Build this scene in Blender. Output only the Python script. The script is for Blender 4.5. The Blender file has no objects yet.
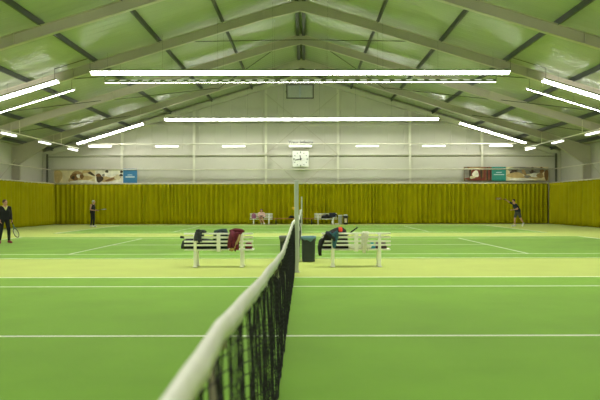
import bpy, bmesh, math, random
from mathutils import Vector, Matrix, Euler
random.seed(7)
S = bpy.context.scene
COL = S.collection
PI = math.pi
F = 650.0          # focal length in pixels of the 600x400 frame
CAMX, CAMZ = 0.155, 1.39

def at(px, py, d):
    """photo pixel + distance along the net line -> world point"""
    return Vector(((px - 304) * d / F + CAMX, d, CAMZ - (py - 204) * d / F))

# ------------------------------------------------------------------ materials
def lin(c):
    return tuple(((v / 255) / 12.92 if v / 255 <= 0.04045 else ((v / 255 + 0.055) / 1.055) ** 2.4) for v in c)

def mat(name, rgb, rough=0.6, metal=0.0, noise=0.0, scale=8.0, spec=0.5, bump=0.0, bscale=40.0, sheen=0.0):
    m = bpy.data.materials.new(name); m.use_nodes = True
    nt = m.node_tree; b = nt.nodes['Principled BSDF']
    c = lin(rgb)
    b.inputs['Roughness'].default_value = rough
    b.inputs['Metallic'].default_value = metal
    b.inputs['Specular IOR Level'].default_value = spec
    b.inputs['Base Color'].default_value = (*c, 1)
    if sheen: b.inputs['Sheen Weight'].default_value = sheen; b.inputs['Sheen Roughness'].default_value = .4; b.inputs['Sheen Tint'].default_value = (1, .95, .6, 1)
    if noise or bump:
        tc = nt.nodes.new('ShaderNodeTexCoord')
    if noise:
        n = nt.nodes.new('ShaderNodeTexNoise'); n.inputs['Scale'].default_value = scale
        n.inputs['Detail'].default_value = 6
        r = nt.nodes.new('ShaderNodeValToRGB')
        r.color_ramp.elements[0].position = 0.3; r.color_ramp.elements[1].position = 0.7
        r.color_ramp.elements[0].color = (*[v * (1 - noise) for v in c], 1)
        r.color_ramp.elements[1].color = (*[min(1, v * (1 + noise)) for v in c], 1)
        nt.links.new(tc.outputs['Object'], n.inputs['Vector'])
        nt.links.new(n.outputs['Fac'], r.inputs['Fac'])
        nt.links.new(r.outputs['Color'], b.inputs['Base Color'])
    if bump:
        n2 = nt.nodes.new('ShaderNodeTexNoise'); n2.inputs['Scale'].default_value = bscale
        bp = nt.nodes.new('ShaderNodeBump'); bp.inputs['Strength'].default_value = bump
        bp.inputs['Distance'].default_value = 0.01
        nt.links.new(tc.outputs['Object'], n2.inputs['Vector'])
        nt.links.new(n2.outputs['Fac'], bp.inputs['Height'])
        nt.links.new(bp.outputs['Normal'], b.inputs['Normal'])
    return m

def emit(name, rgb, strength):
    m = bpy.data.materials.new(name); m.use_nodes = True
    b = m.node_tree.nodes['Principled BSDF']
    b.inputs['Base Color'].default_value = (0.8, 0.8, 0.8, 1)
    b.inputs['Emission Color'].default_value = (*lin(rgb), 1)
    b.inputs['Emission Strength'].default_value = strength
    return m

M = dict(
    lime=mat('lime carpet', (178, 193, 98), 0.85, sheen=.25, noise=0.05, scale=1.2, spec=0.15, bump=0.2, bscale=300),
    green=mat('green carpet', (117, 168, 46), 0.85, sheen=.25, noise=0.10, scale=0.9, spec=0.15, bump=0.2, bscale=300),
    line=mat('white court paint', (232, 236, 215), 0.8, noise=0.04, scale=3),
    curtain=mat('olive curtain cloth', (160, 153, 0), 0.8, noise=0.08, scale=1.5, spec=0.1),
    liner=mat('roof liner sheet', (184, 192, 164), 0.22, noise=0.03, scale=0.6, spec=0.5),
    clad=mat('wall cladding', (206, 203, 190), 0.55, noise=0.03, scale=0.8),
    steel=mat('painted frame steel', (190, 184, 166), 0.5, noise=0.04, scale=1.5),
    post=mat('painted gable steel', (222, 220, 204), 0.5, noise=0.03, scale=1.5),
    purlin=mat('galvanised purlin', (74, 80, 74), 0.45, metal=0.3, noise=0.12, scale=3),
    rod=mat('dark rod', (70, 74, 60), 0.5, noise=0.05),
    pipe=mat('cream pipe', (226, 223, 202), 0.45, noise=0.03),
    lamp=emit('lamp diffuser', (255, 253, 246), 33.0),
    batten=emit('batten diffuser', (255, 253, 246), 3.0),
    up_low=emit('lamp slots of the level strips', (250, 255, 235), .5),
    up_added=emit('added glow atop sloping strips', (255, 253, 246), 2.2),  # added glow for bright patches on the ceiling
    housing=mat('lamp housing', (112, 124, 78), 0.5, noise=0.04),
    plate=mat('lamp mounting plate', (214, 216, 196), 0.4, noise=0.03),
    white=mat('white painted timber', (247, 247, 240), 0.5, noise=0.03, scale=6),
    tape=mat('white net tape', (226, 226, 214), 0.8, noise=0.06, scale=14, bump=0.3, bscale=60),
    net=mat('black net cord', (14, 15, 14), 0.8, noise=0.1),
    alu=mat('aluminium post', (206, 209, 205), 0.45, noise=0.03),
    black=mat('black fabric', (9, 9, 12), 0.8, noise=0.2, scale=20),
    navy=mat('navy fabric', (26, 31, 48), 0.8, noise=0.2, scale=20),
    charcoal=mat('charcoal fabric', (56, 58, 62), 0.85, noise=0.2, scale=25),
    dgreen=mat('dark green fabric', (16, 50, 42), 0.8, noise=0.25, scale=18),
    maroon=mat('maroon fabric', (98, 24, 40), 0.85, noise=0.25, scale=16),
    tan=mat('tan lining', (170, 146, 92), 0.85, noise=0.15, scale=16),
    teal=mat('teal fabric', (44, 92, 108), 0.75, noise=0.3, scale=12),
    aqua=mat('aqua plastic', (40, 150, 170), 0.4, noise=0.05),
    orange=mat('orange fabric', (232, 72, 22), 0.7, noise=0.1),
    beige=mat('beige towel', (212, 212, 192), 0.9, noise=0.1, scale=20),
    towel=mat('white towel', (236, 236, 232), 0.9, noise=0.04, scale=20),
    plum=mat('dull plum fabric', (72, 52, 66), 0.8, noise=0.2, scale=20),
    cpost=mat('dark corner steel', (92, 94, 82), 0.5, noise=0.05),
    olive=mat('olive grey tube', (120, 118, 84), 0.5, noise=0.05),
    binm=mat('dark bin plastic', (40, 50, 48), 0.5, noise=0.12, scale=5),
    liner_b=mat('blue bin bag', (100, 142, 160), 0.35, noise=0.2, scale=8),
    liner_g=mat('grey bin bag', (96, 102, 98), 0.4, noise=0.2, scale=8),
    skin=mat('skin', (205, 152, 122), 0.55, noise=0.04),
    eye=mat('eye', (30, 24, 22), 0.2, noise=0.02),
    lip=mat('lip', (160, 84, 78), 0.5, noise=0.04),
    hair_r=mat('auburn hair', (92, 60, 50), 0.6, noise=0.25, scale=30),
    hair_w=mat('white hair', (206, 204, 198), 0.6, noise=0.1, scale=30),
    hair_d=mat('dark hair', (46, 34, 26), 0.6, noise=0.25, scale=30),
    pink=mat('pale pink fabric', (238, 198, 192), 0.8, noise=0.06, scale=14),
    pinkbag=mat('dusty purple fabric', (150, 92, 122), 0.8, noise=0.2, scale=14),
    coral=mat('coral shoe', (140, 44, 58), 0.6, noise=0.1),
    shoe_w=mat('white shoe', (222, 222, 218), 0.6, noise=0.05),
    grey_sh=mat('grey shorts', (66, 70, 66), 0.8, noise=0.1),
    yellow=mat('pale yellow shirt', (222, 214, 140), 0.8, noise=0.06),
    ball=mat('tennis ball felt', (232, 190, 20), 0.95, noise=0.08, scale=60),
    girt_shade=mat('painted rail shadow', (128, 126, 98), 0.6, noise=0.04),
    wood=mat('brown bench timber', (160, 112, 40), 0.6, noise=0.2, scale=4),
    string=mat('racket string', (190, 196, 190), 0.5, noise=0.03),
    rk_blue=mat('teal racket frame', (40, 130, 140), 0.35, noise=0.05),
    rk_red=mat('red racket frame', (170, 60, 40), 0.35, noise=0.05),
    rk_dark=mat('dark racket frame', (30, 32, 36), 0.35, noise=0.05),
    louv=mat('grey louvre', (214, 216, 212), 0.5, noise=0.05),
    louv_d=mat('dark louvre frame', (96, 98, 94), 0.5, noise=0.05),
    louv_w=mat('pale louvre bar', (206, 212, 220), 0.5, noise=0.03),
    clock=mat('white clock', (240, 240, 236), 0.4, noise=0.02),
    ink=mat('dark print', (40, 42, 42), 0.6, noise=0.05),
    ink_g=mat('grey letters', (96, 98, 92), 0.6, noise=0.05),
    blue=mat('blue panel', (58, 124, 172), 0.5, noise=0.05),
    tealp=mat('teal panel', (44, 140, 126), 0.5, noise=0.05),
    print_w=mat('pale print', (196, 214, 218), 0.5, noise=0.03),
    grey=mat('grey metal bin', (150, 156, 144), 0.4, noise=0.08),
    label_g=mat('pale grey sign', (206, 206, 196), 0.6, noise=0.03),
    label=mat('pale label', (216, 200, 176), 0.6, noise=0.05),
)
for nm, c in dict(p_cream=(214, 202, 160), p_brown=(120, 84, 44), p_dark=(58, 42, 28), p_sand=(190, 164, 110),
                  p_white=(228, 224, 208), p_red=(120, 46, 34), p_grey=(128, 124, 112), p_tan=(158, 128, 84)).items():
    M[nm] = mat('print ' + nm[2:], c, 0.5, noise=0.22, scale=3)

# ------------------------------------------------------------------ mesh builder
class MB:
    def __init__(s): s.v = []; s.f = []; s.m = []
    def add(s, vs, fs, mi=0):
        o = len(s.v); s.v += [Vector(v) for v in vs]
        s.f += [tuple(i + o for i in f) for f in fs]; s.m += [mi] * len(fs)
        return s
    def box(s, c, size, rot=None, mi=0):
        x, y, z = [a / 2 for a in size]
        vs = [Vector((sx * x, sy * y, sz * z)) for sz in (-1, 1) for sy in (-1, 1) for sx in (-1, 1)]
        if rot is not None: vs = [rot @ v for v in vs]
        vs = [v + Vector(c) for v in vs]
        return s.add(vs, [(0, 2, 3, 1), (4, 5, 7, 6), (0, 1, 5, 4), (2, 6, 7, 3), (0, 4, 6, 2), (1, 3, 7, 5)], mi)
    def bar(s, p0, p1, w, h, up=(0, 0, 1), mi=0):
        p0, p1 = Vector(p0), Vector(p1); d = p1 - p0
        x = d.normalized(); u = Vector(up)
        y = u.cross(x)
        if y.length < 1e-5: y = Vector((0, 1, 0)).cross(x)
        y.normalize(); z = x.cross(y)
        R = Matrix((x, y, z)).transposed()
        return s.box((p0 + p1) / 2, (d.length, w, h), R, mi)
    def path(s, pts, rs, n=8, caps=True, mi=0):
        pts = [Vector(p) for p in pts]
        if not isinstance(rs, (list, tuple)): rs = [rs] * len(pts)
        vs = []; prev = None
        for i, p in enumerate(pts):
            t = (pts[min(i + 1, len(pts) - 1)] - pts[max(i - 1, 0)]).normalized()
            if prev is None:
                a = Vector((0, 0, 1)) if abs(t.z) < .9 else Vector((1, 0, 0))
                u = t.cross(a).normalized()
            else:
                u = (prev - t * prev.dot(t)).normalized()
            prev = u; w = t.cross(u)
            for k in range(n):
                an = 2 * PI * k / n
                vs.append(p + (u * math.cos(an) + w * math.sin(an)) * rs[i])
        fs = []
        for i in range(len(pts) - 1):
            for k in range(n):
                a, b = i * n + k, i * n + (k + 1) % n
                fs.append((a, b, b + n, a + n))
        if caps:
            fs.append(tuple(range(n - 1, -1, -1))); fs.append(tuple(range((len(pts) - 1) * n, len(pts) * n)))
        return s.add(vs, fs, mi)
    def sph(s, c, r, n=12, mi=0, sc=(1, 1, 1), rot=None):
        vs = []; fs = []; h = n // 2 + 1
        c = Vector(c)
        for i in range(1, h):
            th = PI * i / h
            for k in range(n):
                ph = 2 * PI * k / n
                v = Vector((math.sin(th) * math.cos(ph) * sc[0], math.sin(th) * math.sin(ph) * sc[1], math.cos(th) * sc[2])) * r
                if rot is not None: v = rot @ v
                vs.append(c + v)
        t = Vector((0, 0, r * sc[2])); b = -t
        if rot is not None: t, b = rot @ t, rot @ b
        vs += [c + t, c + b]; T = len(vs) - 2
        for i in range(h - 2):
            for k in range(n):
                a, d = i * n + k, i * n + (k + 1) % n
                fs.append((a, a + n, d + n, d))
        for k in range(n):
            fs.append((T, k, (k + 1) % n)); o = (h - 2) * n
            fs.append((T + 1, o + (k + 1) % n, o + k))
        return s.add(vs, fs, mi)
    def cap(s, p0, p1, r0, r1=None, n=12):
        r1 = r0 if r1 is None else r1
        p0, p1 = Vector(p0), Vector(p1)
        s.sph(p0, r0, n); s.sph(p1, r1, n)
        if (p1 - p0).length > 1e-4: s.path([p0, p1], [r0, r1], n)
        return s
    def lathe(s, prof, n=24, c=(0, 0, 0), mi=0, sq=None):
        vs = []; fs = []
        for r, z in prof:
            for k in range(n):
                a = 2 * PI * k / n; x, y = math.cos(a), math.sin(a)
                if sq:
                    q = (abs(x) ** sq + abs(y) ** sq) ** (-1 / sq); x, y = x * q, y * q
                vs.append((c[0] + r * x, c[1] + r * y, c[2] + z))
        for i in range(len(prof) - 1):
            for k in range(n):
                a, b = i * n + k, i * n + (k + 1) % n
                fs.append((a, b, b + n, a + n))
        return s.add(vs, fs, mi)
    def grid(s, fn, nu, nv, mi=0):
        vs = [fn(i / nu, j / nv) for i in range(nu + 1) for j in range(nv + 1)]
        fs = [(i * (nv + 1) + j, (i + 1) * (nv + 1) + j, (i + 1) * (nv + 1) + j + 1, i * (nv + 1) + j + 1) for i in range(nu) for j in range(nv)]
        return s.add(vs, fs, mi)
    def loft(s, secs, n=20, e=2.6, mi=0):
        """secs: (cx, cy, cz, ry, rz) superellipse sections stacked along x"""
        vs = []; fs = []
        for cx, cy, cz, ry, rz in secs:
            for k in range(n):
                a = 2 * PI * k / n; y, z = math.cos(a), math.sin(a)
                q = (abs(y) ** e + abs(z) ** e) ** (-1 / e)
                vs.append((cx, cy + ry * y * q, cz + rz * z * q))
        for i in range(len(secs) - 1):
            for k in range(n):
                a, b = i * n + k, i * n + (k + 1) % n
                fs.append((a, b, b + n, a + n))
        fs.append(tuple(range(n - 1, -1, -1))); fs.append(tuple(range((len(secs) - 1) * n, len(secs) * n)))
        return s.add(vs, fs, mi)
    def build(s, name, mats, parent=None, smooth=False, bevel=0, solid=0, loc=None):
        me = bpy.data.meshes.new(name)
        me.from_pydata([tuple(v) for v in s.v], [], s.f)
        bm = bmesh.new(); bm.from_mesh(me); bmesh.ops.recalc_face_normals(bm, faces=bm.faces); bm.to_mesh(me); bm.free()
        if not isinstance(mats, (list, tuple)): mats = [mats]
        for m_ in mats: me.materials.append(m_ if not isinstance(m_, str) else M[m_])
        me.polygons.foreach_set('material_index', s.m)
        if smooth: me.polygons.foreach_set('use_smooth', [True] * len(me.polygons))
        me.update()
        o = bpy.data.objects.new(name, me); COL.objects.link(o)
        if parent: o.parent = parent
        if loc is not None: o.location = loc
        if bevel:
            b = o.modifiers.new('bevel', 'BEVEL'); b.width = bevel; b.segments = 2; b.limit_method = 'ANGLE'
        if solid:
            b = o.modifiers.new('solid', 'SOLIDIFY'); b.thickness = solid; b.offset = 0
        return o

def tag(o, label, cat, group=None):
    o['label'] = label; o['category'] = cat
    if group: o['group'] = group
    return o
def thing(name, label, cat, loc=(0, 0, 0), group=None, rz=0):
    o = bpy.data.objects.new(name, None); COL.objects.link(o); o.empty_display_size = .1
    o.location = loc; o.rotation_euler = (0, 0, rz)
    return tag(o, label, cat, group)
def struct(o, label=None):
    o['kind'] = 'structure'
    if label: o['label'] = label
    return o
def dup(root, label, loc=None, rot=None, group=None):
    def cp(o, par):
        c = o.copy(); COL.objects.link(c)
        if par: c.parent = par
        for ch in o.children: cp(ch, c)
        return c
    r = cp(root, None); r['label'] = label
    if loc is not None: r.location = loc
    if rot is not None: r.rotation_euler = rot
    if group: r['group'] = group
    return r

def voxel(mb, name, mats, parent, voxel_size=.01, smooth_it=3, paint=None):
    """fuse overlapping closed shapes into ONE continuous skin"""
    me = bpy.data.meshes.new('tmp'); me.from_pydata([tuple(v) for v in mb.v], [], mb.f)
    o = bpy.data.objects.new('tmp', me); COL.objects.link(o)
    r = o.modifiers.new('r', 'REMESH'); r.mode = 'VOXEL'; r.voxel_size = voxel_size
    if smooth_it:
        sm = o.modifiers.new('s', 'SMOOTH'); sm.factor = .5; sm.iterations = smooth_it
    dg = bpy.context.evaluated_depsgraph_get(); dg.update()
    me2 = bpy.data.meshes.new_from_object(o.evaluated_get(dg))
    bpy.data.objects.remove(o); bpy.data.meshes.remove(me)
    me2.name = name; me2.materials.clear()
    if not isinstance(mats, (list, tuple)): mats = [mats]
    for m_ in mats: me2.materials.append(M[m_])
    me2.polygons.foreach_set('use_smooth', [True] * len(me2.polygons))
    if paint:
        for p in me2.polygons: p.material_index = paint(p.center)
    me2.update()
    ob = bpy.data.objects.new(name, me2); COL.objects.link(ob); ob.parent = parent
    return ob

# ------------------------------------------------------------------ the hall
HW = 18.1            # half width to the cladding
YB, YF = 45.4, -2.2  # far and near end walls
SL = 0.305           # roof slope
def roof(x): return 10.63 - SL * abs(x)      # liner underside
def rb(x): return 10.02 - SL * abs(x)          # rafter bottom flange

o = MB().box((0, (YB + YF) / 2, -.06), (2 * HW + .4, YB - YF + .4, .1)).build('floor', 'lime'); struct(o, 'lime green carpet floor of the hall')
for i, (a, b, nm) in enumerate(((1.37, 12.34, 'nearest'), (16.72, 27.69, 'middle'), (31.3, 42.27, 'farthest'))):
    o = MB().box((0, (a + b) / 2, -.007), (23.84, b - a + .06, .012)).build('court_surface', 'green'); struct(o, nm + ' green tennis court')
    c = (a + b) / 2
    L = MB(); W = .058
    for y in (c - 5.485, c - 4.115, c + 4.115, c + 5.485): L.box((0, y, .0005), (23.77, W, .003))
    L.box((0, c, .0005), (12.8, W, .003))
    for x in (-6.4, 6.4): L.box((x, c, .0006), (W, 8.23, .003))
    for x in (-11.86, 11.86): L.box((x, c, .0006), (W * 1.6, 10.97, .003))
    struct(L.build('court_lines', 'line'), 'white lines of the ' + nm + ' court')

# ribbed roof liner: two slopes, ribs running down the slope
def slope_sheet(sgn):
    ys = []; per = .5; y = YF
    while y < YB:
        for dy, dz in ((0, 0), (.42, 0), (.44, -.006), (.47, -.006)):
            ys.append((min(y + dy, YB), dz))
        y += per
    xs = [0.0, HW + .1]
    mb = MB(); vs = []; fs = []
    for x in xs:
        for (yy, dz) in ys: vs.append((sgn * x, yy, roof(x) + dz))
        for (yy, dz) in ys: vs.append((sgn * x, yy, roof(x) + .12))
    n = len(ys)
    for j in range(n - 1):
        fs.append((j, j + 1, 2 * n + j + 1, 2 * n + j)); fs.append((n + j, 3 * n + j, 3 * n + j + 1, n + j + 1))
    mb.add(vs, fs)
    return mb.build('ceiling_left' if sgn < 0 else 'ceiling_right', 'liner')
for s_ in (-1, 1): struct(slope_sheet(s_), 'sloping sheet metal roof lining')

def clad_wall(p0, p1, top, name):
    """vertical cladding with grooved joints, top(x) gives the height"""
    p0, p1 = Vector(p0), Vector(p1); d = (p1 - p0); Ln = d.length; d.normalize(); nrm = Vector((-d.y, d.x, 0))
    t = 0; pts = []
    while t < Ln:
        for a, g in ((0, 0), (1.05, 0), (1.06, .02), (1.09, .02), (1.10, 0)):
            if t + a <= Ln: pts.append((t + a, g))
        t += 1.1
    if abs(Ln / 2 - round(Ln / 2, 3)) >= 0: pts.append((Ln / 2, 0))
    pts.append((Ln, 0)); pts = sorted(set(pts))
    mb = MB(); vs = []; fs = []
    for (a, g) in pts:
        p = p0 + d * a + nrm * g; h = top(p)
        vs += [(p.x, p.y, -.1), (p.x, p.y, h)]
    n = len(pts)
    for i in range(n - 1): fs.append((2 * i, 2 * i + 2, 2 * i + 3, 2 * i + 1))
    mb.add(vs, fs)
    # outer skin, so that the wall has real thickness
    vs2 = [(v[0] + nrm.x * .1, v[1] + nrm.y * .1, v[2]) for v in vs]
    mb.add([vs2[0], vs2[-2], vs2[-1], vs2[1]], [(0, 1, 2, 3)])
    return struct(mb.build(name, 'clad'), 'pale sheet metal hall wall')
gh = lambda p: roof(p.x) + .05
clad_wall((HW, YB, 0), (-HW, YB, 0), gh, 'wall_back').data.flip_normals()
clad_wall((-HW, YF, 0), (HW, YF, 0), gh, 'wall_front')
clad_wall((-HW, YB, 0), (-HW, YF, 0), gh, 'wall_left')
clad_wall((HW, YF, 0), (HW, YB, 0), gh, 'wall_right')

# portal frames: haunched steel I-sections
def portal(y, name='portal_frame'):
    mb = MB(); fw = .21; tf = .016
    colx = HW - .1; inner = 17.5; hx = 15.4
    for s in (-1, 1):
        X = lambda x: s * x
        # web outline as strips
        def web(poly):
            vs = [(X(a), y - .006, b) for a, b in poly] + [(X(a), y + .006, b) for a, b in poly]
            n = len(poly); fs = [tuple(range(n)), tuple(range(2 * n - 1, n - 1, -1))] + [(i, (i + 1) % n, n + (i + 1) % n, n + i) for i in range(n)]
            mb.add(vs, fs)
        dp = .40
        top = lambda x: rb(x) + dp
        web([(0, rb(0) - .12), (0, top(0)), (1.6, top(1.6)), (1.6, rb(1.6))])
        web([(1.6, rb(1.6)), (1.6, top(1.6)), (hx, top(hx)), (hx, rb(hx))])
        web([(hx, rb(hx)), (hx, top(hx)), (colx, top(colx)), (colx, 3.94), (inner, 3.94)])
        web([(inner, 0), (inner, 3.94), (colx, 3.94), (colx, 0)])
        # flanges
        for a, b in (((0, rb(0) - .12), (1.6, rb(1.6))), ((1.6, rb(1.6)), (hx, rb(hx))), ((hx, rb(hx)), (inner, 3.94)), ((inner, 3.94), (inner, 0)),
                     ((0, top(0)), (colx, top(colx))), ((colx, top(colx)), (colx, 0))):
            mb.bar((X(a[0]), y, a[1]), (X(b[0]), y, b[1]), fw, tf, up=(0, 1, 0)) if False else mb.add(*flange(X(a[0]), a[1], X(b[0]), b[1], y, fw, tf))
        # stiffeners
        for xx in (hx, 1.6): mb.box((X(xx), y, rb(xx) + dp / 2), (.012, fw * .9, dp))
        mb.box((X((inner + colx) / 2), y, 3.94), (colx - inner, fw * .9, .014))
        for xx in (hx - 5.4,): mb.box((X(xx), y, rb(xx) + dp / 2), (.03, fw * .98, dp))
    return struct(mb.build(name, 'steel'), 'pale steel portal frame of the hall roof')
def flange(x0, z0, x1, z1, y, w, t):
    d = Vector((x1 - x0, 0, z1 - z0)).normalized(); n = Vector((-d.z, 0, d.x)) * t / 2
    vs = []
    for (x, z) in ((x0, z0), (x1, z1)):
        for sy in (-1, 1):
            for sn in (-1, 1):
                vs.append((x + n.x * sn, y + sy * w / 2, z + n.z * sn))
    return vs, [(0, 1, 3, 2), (4, 6, 7, 5), (0, 4, 5, 1), (2, 3, 7, 6), (0, 2, 6, 4), (1, 5, 7, 3)]
FR = (-.75, 5.1, 11.0, 16.9, 22.8, 28.66, 34.55, 40.45)
for y in FR: portal(y)
# gable end rafter and columns with girts and bracing
mb = MB()
for s in (-1, 1):
    mb.add(*flange(0, roof(0) - .46, s * HW, roof(HW) - .46, YB - .2, .2, .02))
    mb.add(*flange(0, roof(0) - .16, s * HW, roof(HW) - .16, YB - .2, .2, .02))
    mb.bar((0, YB - .2, roof(0) - .3), (s * (HW - .05), YB - .2, roof(HW) - .3), .012, .28)
struct(mb.build('gable_rafter', 'post'), 'pale steel rafter along the top of the back wall')
for k in range(-3, 4):
    x = k * 5.0 - 2.5 if False else (k - .5) * 5.0 + .02
    if abs(x) > 16: continue
    h = roof(x) - .3
    mb = MB(); mb.box((x, YB - .32, h / 2), (.16, .012, h)); mb.box((x, YB - .06, h / 2), (.16, .012, h)); mb.box((x, YB - .19, h / 2), (.012, .26, h))
    struct(mb.build('gable_post', 'post'), 'pale steel post on the back wall')
x = 15.0
for s in (-1, 1):
    h = roof(HW) - .3
    mb = MB(); mb.box((s * (HW - .22), YB - .32, h / 2), (.18, .012, h)); mb.box((s * (HW - .22), YB - .06, h / 2), (.18, .012, h)); mb.box((s * (HW - .22), YB - .19, h / 2), (.012, .26, h))
    struct(MB().box((s * 17.6, YB - .42, h / 2), (.11, .11, h + .1)).build('corner_post', 'cpost'), 'dark steel post in the hall corner')
    struct(mb.build('corner_post', 'post'), 'pale steel corner post of the back wall')
for z, hgt, m_ in ((4.66, .13, 'purlin'), (3.42, .1, 'clad'), (6.9, .1, 'clad')):
    w_ = min(HW, (10.1 - z) / SL)
    mb = MB(); mb.box((0, YB - .045, z), (2 * w_ - .3, .09, .02)); mb.box((0, YB - .085, z + hgt / 2), (2 * w_ - .3, .012, hgt)); mb.box((0, YB - .045, z + hgt), (2 * w_ - .3, .09, .015))
    if m_ == 'purlin':
        mb.box((0, YB - .12, z + hgt + .02), (2 * w_ - .3, .16, .03)); mb.box((0, YB - .05, z + .03), (2 * w_ - .3, .1, .05), None, 1)  # dark lower strip paints in the shadow line under the rail
    struct(mb.build('wall_girt', ['post' if m_ == 'purlin' else 'clad', 'girt_shade']), 'horizontal rail fixed along the back wall')
for s in (-1, 1):
    for z in (3.4, 4.4):
        mb = MB(); mb.box((s * (HW - .05), (YB + YF) / 2, z), (.09, YB - YF - .3, .02)); mb.box((s * (HW - .09), (YB + YF) / 2, z + .05), (.012, YB - YF - .3, .11))
        struct(mb.build('wall_girt', 'clad'), 'horizontal rail fixed along the side wall')
mb = MB()
for s in (-1, 1):
    for z0, z1 in ((9.05, 4.85), (4.85, .5)):
        mb.path([(s * 2.5, YB - .36 - .03 * (s > 0), z0), (-s * 2.5, YB - .36 - .03 * (s > 0), z1)], .022, 6)
struct(mb.build('wall_brace', 'steel'), 'crossed bracing rods in the middle of the back wall')
for s in (-1, 1):
    mb = MB()
    for (ya, yb) in ((28.66, 34.55), (34.55, 40.45)):
        mb.path([(s * (HW - .35), ya, 4.2), (s * (HW - .35), yb, .6)], .02, 6); mb.path([(s * (HW - .3), ya, .6), (s * (HW - .3), yb, 4.2)], .02, 6)
    struct(mb.build('wall_brace', 'steel'), 'crossed bracing rods along the side wall')
# purlins (galvanised C sections) along the hall
for X in (3.4, 6.2, 9.05, 12.0, 14.9, 17.3):
    for s in (-1, 1):
        mb = MB(); z = roof(X) - .12
        mb.box((s * X, (YB + YF) / 2, z), (.012, YB - YF - .1, .2))
        mb.box((s * (X + .035), (YB + YF) / 2, z - .1), (.08, YB - YF - .1, .01)); mb.box((s * (X + .035), (YB + YF) / 2, z + .1), (.08, YB - YF - .1, .01))
        mb.box((s * (X + .07), (YB + YF) / 2, z - .085), (.01, YB - YF - .1, .03))
        struct(mb.build('roof_purlin', 'purlin'), 'dark galvanised purlin running along the roof')
for s in (-1, 1):
    struct(MB().box((s * .155, (YB + YF) / 2, roof(0) - .2), (.17, YB - YF - .1, .2)).build('ridge_purlin', 'purlin'), 'dark twin purlin under the roof ridge')
# roof bracing rods
mb = MB()
for s in (-1, 1):
    mb.path([(0, 34.55, rb(0) + .1), (s * 5.2, 28.66, rb(5.2) + .12)], .02, 6)
    mb.path([(s * 5.2, 34.45, rb(5.2) + .1), (s * 10.6, 28.76, rb(10.6) + .12)], .02, 6)
    mb.path([(s * 10.6, 34.45, rb(10.6) + .1), (s * 17.2, 28.76, rb(17.0) + .16)], .02, 6)
    mb.path([(s * 5.2, 40.35, rb(5.2) + .1), (s * 1.2, 34.6, rb(1.2) + .12)], .02, 6)
    mb.path([(s * 10.6, 40.35, rb(10.6) + .1), (s * 17.0, 34.6, rb(17.0) + .16)], .02, 6)
    mb.path([(s * 10.6, 34.6, rb(10.6) + .1), (s * 5.2, 40.35, rb(5.2) + .16)], .02, 6)
struct(mb.build('roof_brace', 'rod'), 'thin diagonal bracing rods under the roof')

# ------------------------------------------------------------------ curtains
def curtain(p0, p1, name, label, seed, h=2.78, deep=1.0):
    rnd = random.Random(seed)
    p0, p1 = Vector(p0), Vector(p1); d = p1 - p0; L = d.length; d.normalize(); n = Vector((-d.y, d.x, 0))
    knots = [0.0]
    while knots[-1] < L: knots.append(knots[-1] + rnd.uniform(.2, .42) * (1 if deep == 1 else rnd.uniform(.8, 1.9)))
    cols = []
    for i in range(len(knots) - 1):
        a = rnd.uniform(.6, 1.25); sk = rnd.uniform(-.03, .03)
        for q in range(6):
            t = knots[i] + (knots[i + 1] - knots[i]) * q / 6
            if t <= L: cols.append((t, math.sin(2 * PI * q / 6) * a, sk))
    mb = MB(); vs = []; fs = []; R = 9
    for t, w, sk in cols:
        for j in range(R + 1):
            v = j / R
            amp = (.085 + .03 * (1 - v)) * deep
            low = .035 * deep * math.sin(t * 1.7 + seed) * (1 - v)
            p = p0 + d * (t + sk * (1 - v)) + n * (amp * w + low)
            vs.append((p.x, p.y, .03 + v * (h - .03)))
    for i in range(len(cols) - 1):
        for j in range(R):
            a = i * (R + 1) + j; fs.append((a, a + R + 1, a + R + 2, a + 1))
    mb.add(vs, fs)
    o = mb.build(name, 'curtain', None, smooth=True, solid=.006)
    return tag(o, label, 'curtain', 'olive curtains around the hall')
CX, CY = 17.02, 44.75
curtain((-CX, CY, 0), (CX, CY, 0), 'curtain', 'long olive green pleated curtain across the back wall of the hall', 1)
curtain((-CX, -1.3, 0), (-CX, CY - .1, 0), 'curtain', 'olive green pleated curtain along the left side wall', 2, deep=1.5)
curtain((CX, CY - .1, 0), (CX, -1.3, 0), 'curtain', 'olive green pleated curtain along the right side wall', 3, deep=1.5)
def pipe_thing(name, pts, r, m_, label, cat, brackets=None, group=None):
    mb = MB()
    for a, b in zip(pts[:-1], pts[1:]): mb.path([a, b], r, 8)
    if brackets:
        for b0, b1 in brackets: mb.path([b0, b1], r * .55, 6)
    return tag(mb.build(name, m_, None, smooth=True), label, cat, group)
zt = 2.81
pipe_thing('curtain_rail', [(-CX, CY, zt), (CX, CY, zt)], .045, 'pipe', 'cream curtain rail along the top of the back curtain', 'rail',
           [((x, CY, zt), (x, YB - .33, zt)) for x in (-12.5, -7.5, -2.5, 2.5, 7.5, 12.5)], 'curtain rails')
for s, nm in ((-1, 'left'), (1, 'right')):
    pipe_thing('curtain_rail', [(s * CX, CY, zt), (s * CX, -1.3, zt)], .045, 'pipe', 'cream curtain rail along the top of the %s side curtain' % nm, 'rail',
               [((s * CX, y, zt), (s * 17.5, y, zt)) for y in FR], 'curtain rails')
zr = 3.79
pipe_thing('net_pipe', [(-17.3, YB - .42, zr), (17.3, YB - .42, zr)], .035, 'pipe', 'thin cream pipe running level across the back wall above the curtain', 'pipe')
for s, nm in ((-1, 'left'), (1, 'right')):
    pipe_thing('net_pipe', [(s * 17.4, YB - .42, zr), (s * 17.4, -1.3, zr)], .035, 'pipe', 'thin cream pipe running along the %s side wall above the curtain' % nm, 'pipe')

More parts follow.
